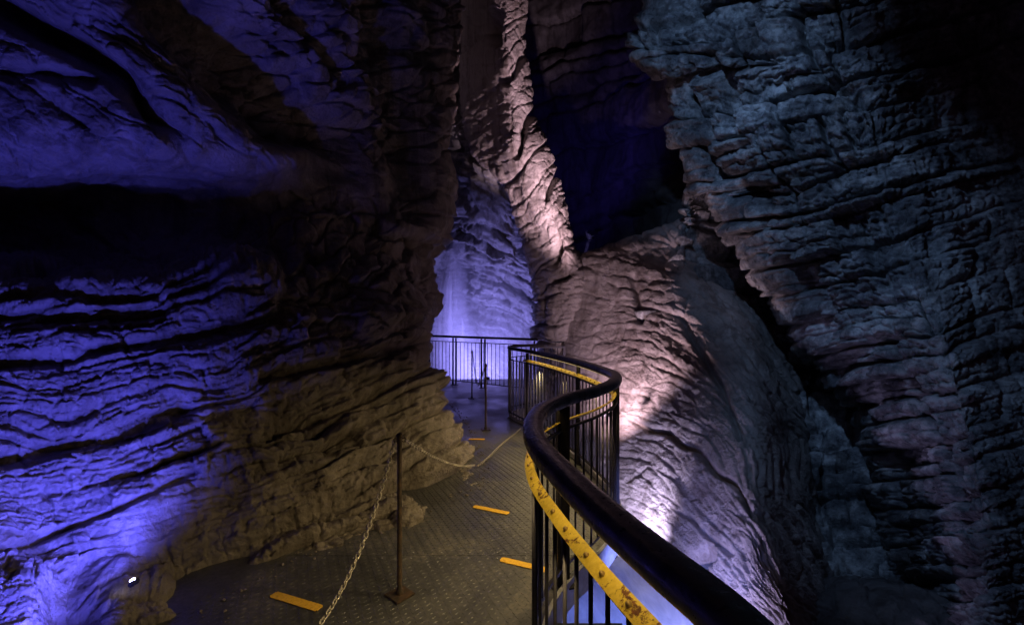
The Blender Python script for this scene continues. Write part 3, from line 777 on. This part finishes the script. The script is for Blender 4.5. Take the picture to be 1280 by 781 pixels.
# yellow strips
def strip(pA, pB, wd, label):
    a = at(pA[0], pA[1], CH * F / (pA[1] - HY)); b = at(pB[0], pB[1], CH * F / (pB[1] - HY)); a.z = b.z = 0
    c = (a + b) / 2; d = b - a; m = MB(); bm = bmesh.new(); bmesh.ops.create_cube(bm, size=1)
    bmesh.ops.scale(bm, vec=Vector((d.length, wd, .003)), verts=bm.verts)
    bmesh.ops.bevel(bm, geom=[e for e in bm.edges if abs(e.verts[0].co.z - e.verts[1].co.z) > .002], offset=.008, segments=3, affect='EDGES')
    m.bm(bm); o = m.build('floor_strip', M_strip, None, (c.x, c.y, .0045)); o.rotation_euler = (0, 0, math.atan2(d.y, d.x))
    tag(o, label, 'floor strip', 'yellow anti slip strips on the walkway')
strip((341, 743), (400, 761), .055, 'yellow floor strip left of the dangling chain, nearest of the strips')
strip((626, 699), (684, 713), .055, 'yellow floor strip that runs under the railing bars')
strip((592, 633), (636, 642), .055, 'yellow floor strip lying alone in the middle of the walkway')
strip((586, 549), (606, 549), .06, 'small orange floor strip beside the middle chain post')

# ------------------------------------------------------------------ RAILING
rail = empty('curved_railing', (.44, 0, 0)); tag(rail, 'snaking black railing with thick handrail and rusty yellow flat bar', 'railing')
OX = Vector((-.44, 0, 0))
def lp(pts): return [p + OX for p in pts]
hp = [(a * 1.05, b * 1.08) for a, b in [(-.043, -.012), (-.036, -.026), (-.018, -.032), (.018, -.032), (.036, -.026), (.043, -.012), (.043, .010), (.034, .024), (.016, .030), (-.016, .030), (-.034, .024), (-.043, .010)]]
m = MB(); m.sweep(lp(path_z(1.10, None, 5.95)), hp); m.build('handrail', M_handrail, rail)
m = MB(); tail = [p for p in path_z(1.10, 5.9)]; 
m.sweep(lp(tail), [(a * .5, b * .7) for a, b in hp]); m.build('handrail_end', M_black, rail)
# yellow bar: sloped flat bar on the walkway side under the handrail
bar = []
for i, p in enumerate(PATH):
    if p.y > 6.5 or i % 1: continue
    n = left_normal(i); bar.append(Vector((p.x + n.x * .018, p.y + n.y * .018, .965)))
m = MB()
th = math.radians(38); wd, tk = .0215, .004
prof = []
for a, b in ((-wd, -tk), (wd, -tk), (wd, tk), (-wd, tk)): prof.append((a * math.cos(th) - b * math.sin(th), a * math.sin(th) + b * math.cos(th)))
m.sweep(lp(bar), prof, smooth=False); m.build('flat_bar', M_yellow, rail)
# bolts on the bar
bme = MB(); bme.lathe([(.0085, 0), (.0085, .0025), (.0062, .005), (.0058, .008), (.002, .0095)], n=8); bme = bme.mesh('bolt')
d = 0; last = bar[0]
for i in range(1, len(bar)):
    d += (bar[i] - last).length; last = bar[i]
    if d > .105:
        d = random.uniform(-.03, .02); t = (bar[min(i + 1, len(bar) - 1)] - bar[i - 1]).normalized(); side = t.cross(Vector((0, 0, 1))).normalized()
        up = side.cross(t); nrm = (-math.sin(th) * side + math.cos(th) * up)
        o = link('bolt', bme, M_bolt, rail, bar[i] + OX + nrm * .003); o.rotation_mode = 'QUATERNION'; o.rotation_quaternion = nrm.to_track_quat('Z', 'Y')
# lower dark rails: one just under the bar, one at the foot
m = MB(); m.sweep(lp(path_z(.925, None, 7.9)), [(-.010, -.006), (.010, -.006), (.010, .006), (-.010, .006)], smooth=False); m.build('top_rail', M_black, rail)
m = MB(); m.sweep(lp(path_z(.11, None, 7.9)), [(-.010, -.008), (.010, -.008), (.010, .008), (-.010, .008)], smooth=False); m.build('bottom_rail', M_black, rail)
# balusters
bal = MB(); bal.lathe([(.0065, 0), (.0065, .80)], n=6); balm = bal.mesh('baluster'); balm.materials.append(M_black)
bal = MB(); bal.lathe([(.0085, 0), (.0085, .86)], n=6); balg = bal.mesh('baluster'); balg.materials.append(M_galv)
for p in resample(PATH, .098):
    if p.y < .25: continue
    far_ = p.y > 5.6
    link('baluster', balg if far_ else balm, None, rail, (p.x - .44, p.y, .06 if far_ else .118))
# heavy posts
def post(x, y, wx, wy, rz, zt=1.07, mat=M_black, name='post'):
    m = MB(); m.box((0, 0, zt / 2 - .04), (wx, wy, zt + .08), 0, .006); m.box((0, 0, .006), (wx * 1.9, wy * 1.9, .012), 0, .002)
    o = m.build(name, mat, rail, (x - .44, y, 0)); o.rotation_euler = (0, 0, rz); return o
for (x, y, r) in ((.30, 2.655, .3), (.86, 3.70, 1.4), (.22, 6.40, 1.0), (.40, .45, 1.4), (.72, 4.85, 1.2), (-.03, 7.1, 1.2)):
    big = (y < 4); post(x, y, .075 if big else .04, .05 if big else .04, r, 1.07, M_black if y < 6.9 else M_galv)
# second galvanised panel behind the tail of the railing
panel = empty('fence_panel', (.34, 8.05, 0)); tag(panel, 'small galvanised fence panel behind the far end of the curved railing', 'fence panel')
def framebars(par, L, h, mat, step=.1, zb=.08, r=.007):
    m = MB(); m.box((L / 2, 0, h), (L, .03, .03), 0, .004); m.build('top_bar', mat, par)
    m = MB(); m.box((L / 2, 0, zb), (L, .02, .02), 0, .003); m.build('bottom_bar', mat, par)
    me = MB(); me.lathe([(r, zb + .01), (r, h - .016)], n=6); me = me.mesh('baluster')
    n = int(L / step)
    for k in range(1, n): link('baluster', me, mat, par, (k * L / n, 0, 0))
framebars(panel, .6, 1.04, M_black)
for x in (0, .6):
    m = MB(); m.box((x, 0, .53), (.04, .04, 1.06), 0, .004); m.build('post', M_black, panel)

# far fence in front of the waterfall
A = at(536, 481, 10.9); B = at(669, 481, 9.2); A.z = B.z = 0
fence = empty('steel_fence', A, math.atan2(B.y - A.y, B.x - A.x)); tag(fence, 'thin dark steel fence across the walkway in front of the waterfall', 'fence')
Lf = (B - A).length
m = MB(); m.box((Lf / 2, 0, 1.12), (Lf + .1, .06, .05), 0, .008); m.build('handrail', M_black, fence)
m = MB(); m.box((Lf / 2, 0, 1.0), (Lf, .018, .018), 0, .003); m.build('top_bar', M_black, fence)
m = MB(); m.box((Lf / 2, 0, .10), (Lf, .018, .018), 0, .003); m.build('bottom_bar', M_black, fence)
me = MB(); me.lathe([(.0075, .111), (.0075, .989)], n=6); me = me.mesh('baluster')
n = int(Lf / .11)
for k in range(n + 1): link('baluster', me, M_black, fence, (k * Lf / n, 0, 0))
for x in (.02, .78, .87, 1.62, 1.72, Lf - .02):
    m = MB(); m.box((x, .002, .545), (.032, .032, 1.09), 0, .004); m.box((x, .002, .006), (.08, .08, .012)); m.build('post', M_black, fence)

# ------------------------------------------------------------------ CHAIN POSTS
def make_stanchion():
    t = empty('chain_post', (0, 0, 0))
    m = MB(); m.box((0, 0, .006), (.125, .125, .012), math.radians(38), .003); m.build('base_plate', M_post, t)
    m = MB(); m.lathe([(.022, .0125), (.022, .03), (.0145, .045), (.0135, .5), (.0145, .86), (.0145, .90)], n=12); m.build('pole', M_post, t)
    m = MB(); m.lathe([(.0155, .9005), (.019, .905), (.019, .918), (.013, .928), (.004, .931)], n=12); m.build('cap', M_post, t)
    m = MB()
    for s in (-1, 1):
        ring = [Vector((s * (.024 + .011 * math.cos(a)), 0, .89 + .011 * math.sin(a))) for a in [2 * math.pi * k / 10 for k in range(10)]]
        m.tube(ring + [ring[0]], .0028, 5, False)
    m.build('chain_eye', M_post, t)
    return t
def copy_tree(o, loc, rz):
    r = o.copy(); COL.objects.link(r); r.location = loc; r.rotation_euler = (0, 0, rz)
    for ch in list(o.children):
        c = ch.copy(); COL.objects.link(c); c.parent = r
    return r
st = make_stanchion(); g = 'chain posts standing on the walkway'
st.location = (-.645, 2.57, 0); st.rotation_euler = (0, 0, .2); tag(st, 'nearest rusty chain post with square foot in front of the left rock', 'post', g)
s2 = copy_tree(st, (-.37, 6.31, 0), 1.1); tag(s2, 'thin chain post standing in the middle of the walkway past the rock corner', 'post', g)
s3 = copy_tree(st, (-.78, 8.72, 0), .7); tag(s3, 'farthest chain post, dark against the blue lit fence', 'post', g)

def link_mesh(L, W, r):
    m = MB(); pts = []
    h = (L - W) / 2
    for k in range(12):
        a = 2 * math.pi * k / 12
        pts.append(Vector((h * (1 if math.cos(a) > 0 else -1) + W / 2 * math.cos(a), W / 2 * math.sin(a), 0)))
    m.sweep(pts, [(math.cos(a) * r, math.sin(a) * r) for a in [2 * math.pi * q / 6 for q in range(6)]], False, True, closed=True)
    me = m.mesh('link'); me.materials.append(M_chain); return me
LK = link_mesh(.034, .017, .0032)
def chain(p0, p1, sag, label, floor=False, mat=None):
    p0 = Vector(p0); p1 = Vector(p1); t = empty('chain', p0); tag(t, label, 'chain', 'chains strung between the posts')
    pts = []
    for k in range(60):
        u = k / 59; p = p0.lerp(p1, u); p.z -= sag * 4 * u * (1 - u)
        if floor: p.z = max(p.z, .008); p.x += .010 * math.sin(u * 9)
        pts.append(p)
    rs = resample(pts, .0265)
    for i in range(len(rs) - 1):
        c = (rs[i] + rs[i + 1]) / 2; d = (rs[i + 1] - rs[i]).normalized()
        o = link('link', LK, None, t, c - p0)
        q = Vector((1, 0, 0)).rotation_difference(d)
        o.rotation_mode = 'QUATERNION'; o.rotation_quaternion = q @ Matrix.Rotation((i % 2) * math.pi / 2 + .35, 3, 'X').to_quaternion()
chain((-.672, 2.565, .888), (-.79, .85, .888), .46, 'pale steel chain hanging from the nearest post towards the viewer')
chain((-.615, 2.58, .888), (-.395, 4.72, .03), .06, 'chain running from the nearest post down to the rock corner')
chain((-.37, 4.75, .01), (.12, 6.35, .01), 0, 'chain lying across the walkway floor towards the far railing', True)
chain((-.395, 6.31, .888), (-.76, 8.7, .888), .42, 'thin chain drooping between the two far posts')

# ------------------------------------------------------------------ LAMPS
floodlight((-2.07, 2.42, .215), (-3.0, 2.75, 1.3), BLUE, 70, 150, .8, .10, 'small blue floodlight glaring from a gap in the rock at the lower left', body=.042, lens=60)
floodlight((-1.75, 1.85, .08), (-3.0, 2.6, .85), BLUE, 230, 84, .9, .05, 'blue floodlight low against the left rock wall aimed at the lower ledges')
floodlight((-1.75, 1.45, .08), (-2.35, 2.9, 3.7), BLUE, 270, 56, .9, .05, 'blue floodlight low against the left rock wall aimed up at the overhang')
floodlight((-.62, 11.4, .05), (-.9, 14.5, 1.2), VIOLET, 1050, 150, .8, .08, 'blue violet floodlight on the ground behind the fence')
floodlight((1.15, 5.5, .45), (.38, 8.4, 4.5), PINK, 2500, 38, .7, .04, 'warm white floodlight behind the railing aimed up the pale rock rib', body=.07, lens=1)
floodlight((.80, 5.3, .3), (2.0, 6.8, 1.1), PINK, 230, 104, .9, .04, 'warm white floodlight behind the railing lighting the foot of the rib', body=.06, lens=1)
floodlight((.93, 4.05, -.5), (1.7, 5.0, -.45), LAV, 150, 104, .9, .05, 'white floodlight hung outside the deck behind the thick handrail')
floodlight((.62, 2.55, -.45), (1.8, 3.4, -.35), (.60, .5, 1.0), 110, 68, 1.0, .05, 'lavender floodlight hung outside the deck just below the near handrail')
floodlight((1.0, 2.6, .1), (1.0, 3.6, -.62), (.22, .28, 1.0), 70, 120, .9, .08, 'blue floodlight beside the walkway edge, aimed down at the stream')
floodlight((-.3, 2.3, 6.3), (2.4, 5.6, 5.2), TEAL, 320, 46, .8, .06, 'cool floodlight high above the walkway aimed at the top of the cliff')
floodlight((-.3, 2.1, 6.2), (3.05, 4.9, 3.1), TEAL, 370, 37, .8, .06, 'cool floodlight high above the walkway aimed at the middle of the cliff')
floodlight((-.3, 1.9, 6.0), (3.35, 3.7, .8), TEAL, 330, 36, .9, .06, 'cool floodlight high above the walkway aimed at the foot of the cliff')
floodlight((.75, 12.0, 6.0), (3.4, 16.0, 8.4), (.12, .08, 1.0), 75, 165, 1.0, .15, 'deep blue floodlight behind the rib lighting the far gorge')
# warm LED modules: a lit strip tucked under the handrail, and small modules under the flat bar
def led(i, z, off, e, size, spread, out, col=WARM):
    n = left_normal(i); p = PATH[i]; t = Vector((n.y, -n.x, 0))
    ld = bpy.data.lights.new('led_light', 'AREA'); ld.energy = e; ld.color = col; ld.shape = 'RECTANGLE'; ld.size = size; ld.size_y = .012
    ld.spread = math.radians(spread)
    lo = bpy.data.objects.new('led_light', ld); COL.objects.link(lo); lo.parent = rail
    aim = Vector((n.x * out, n.y * out, -1)).normalized(); zc = -aim; yc = zc.cross(t).normalized()
    R = Matrix((t, yc, zc)).transposed().to_4x4()
    lo.matrix_local = Matrix.Translation((p.x + n.x * off - .44, p.y + n.y * off, z)) @ R
def near(y): return min(range(len(PATH)), key=lambda q: abs(PATH[q].y - y))
i0 = near(.5); i1 = near(6.3)
for i in range(i0, i1, 10): led(i, 1.055, .012, .13, .27, 160, .3)
for y in (.8, 1.35, 1.9, 2.5, 3.1, 3.6, 4.3, 5.2, 6.0): led(near(y), .905, .03, 3.0, .12, 125, .75, (1.0, .75, .33))
led_strip = MB(); led_strip.sweep(lp([Vector((p.x + left_normal(i).x * .006, p.y + left_normal(i).y * .006, 1.061)) for i, p in enumerate(PATH) if i0 <= i <= i1]), [(-.004, -.002), (.004, -.002), (.004, .002), (-.004, .002)], smooth=False)
led_strip.build('led_strip', emit_mat('lit led strip', (1.0, .72, .29), .7), rail)

# grit and chips of stone where the rock meets the deck
def grit():
    rng = random.Random(5); m = MB()
    base = [at(x, y, CH * F / (y - HY)) for x, y in [(215, 781), (355, 702), (440, 668), (520, 636), (590, 606), (600, 585), (592, 560), (580, 530), (560, 505)]]
    line = resample(base, .02)
    for k in range(520):
        q = rng.choice(line); r = .0025 + .011 * rng.random() ** 4; sp = abs(rng.gauss(0, .09))
        c = Vector((q.x + sp * .7 + .02, q.y - sp * .7, r * .5)); bm = bmesh.new(); bmesh.ops.create_icosphere(bm, subdivisions=1, radius=r)
        for v in bm.verts: v.co = Vector((v.co.x * rng.uniform(.6, 1.3), v.co.y * rng.uniform(.6, 1.3), v.co.z * rng.uniform(.4, .8)))
        m.bm(bm, Matrix.Translation(c))
    tag(m.build('grit', M_left), 'loose grit and stone chips along the foot of the rock', kind='stuff')
grit()
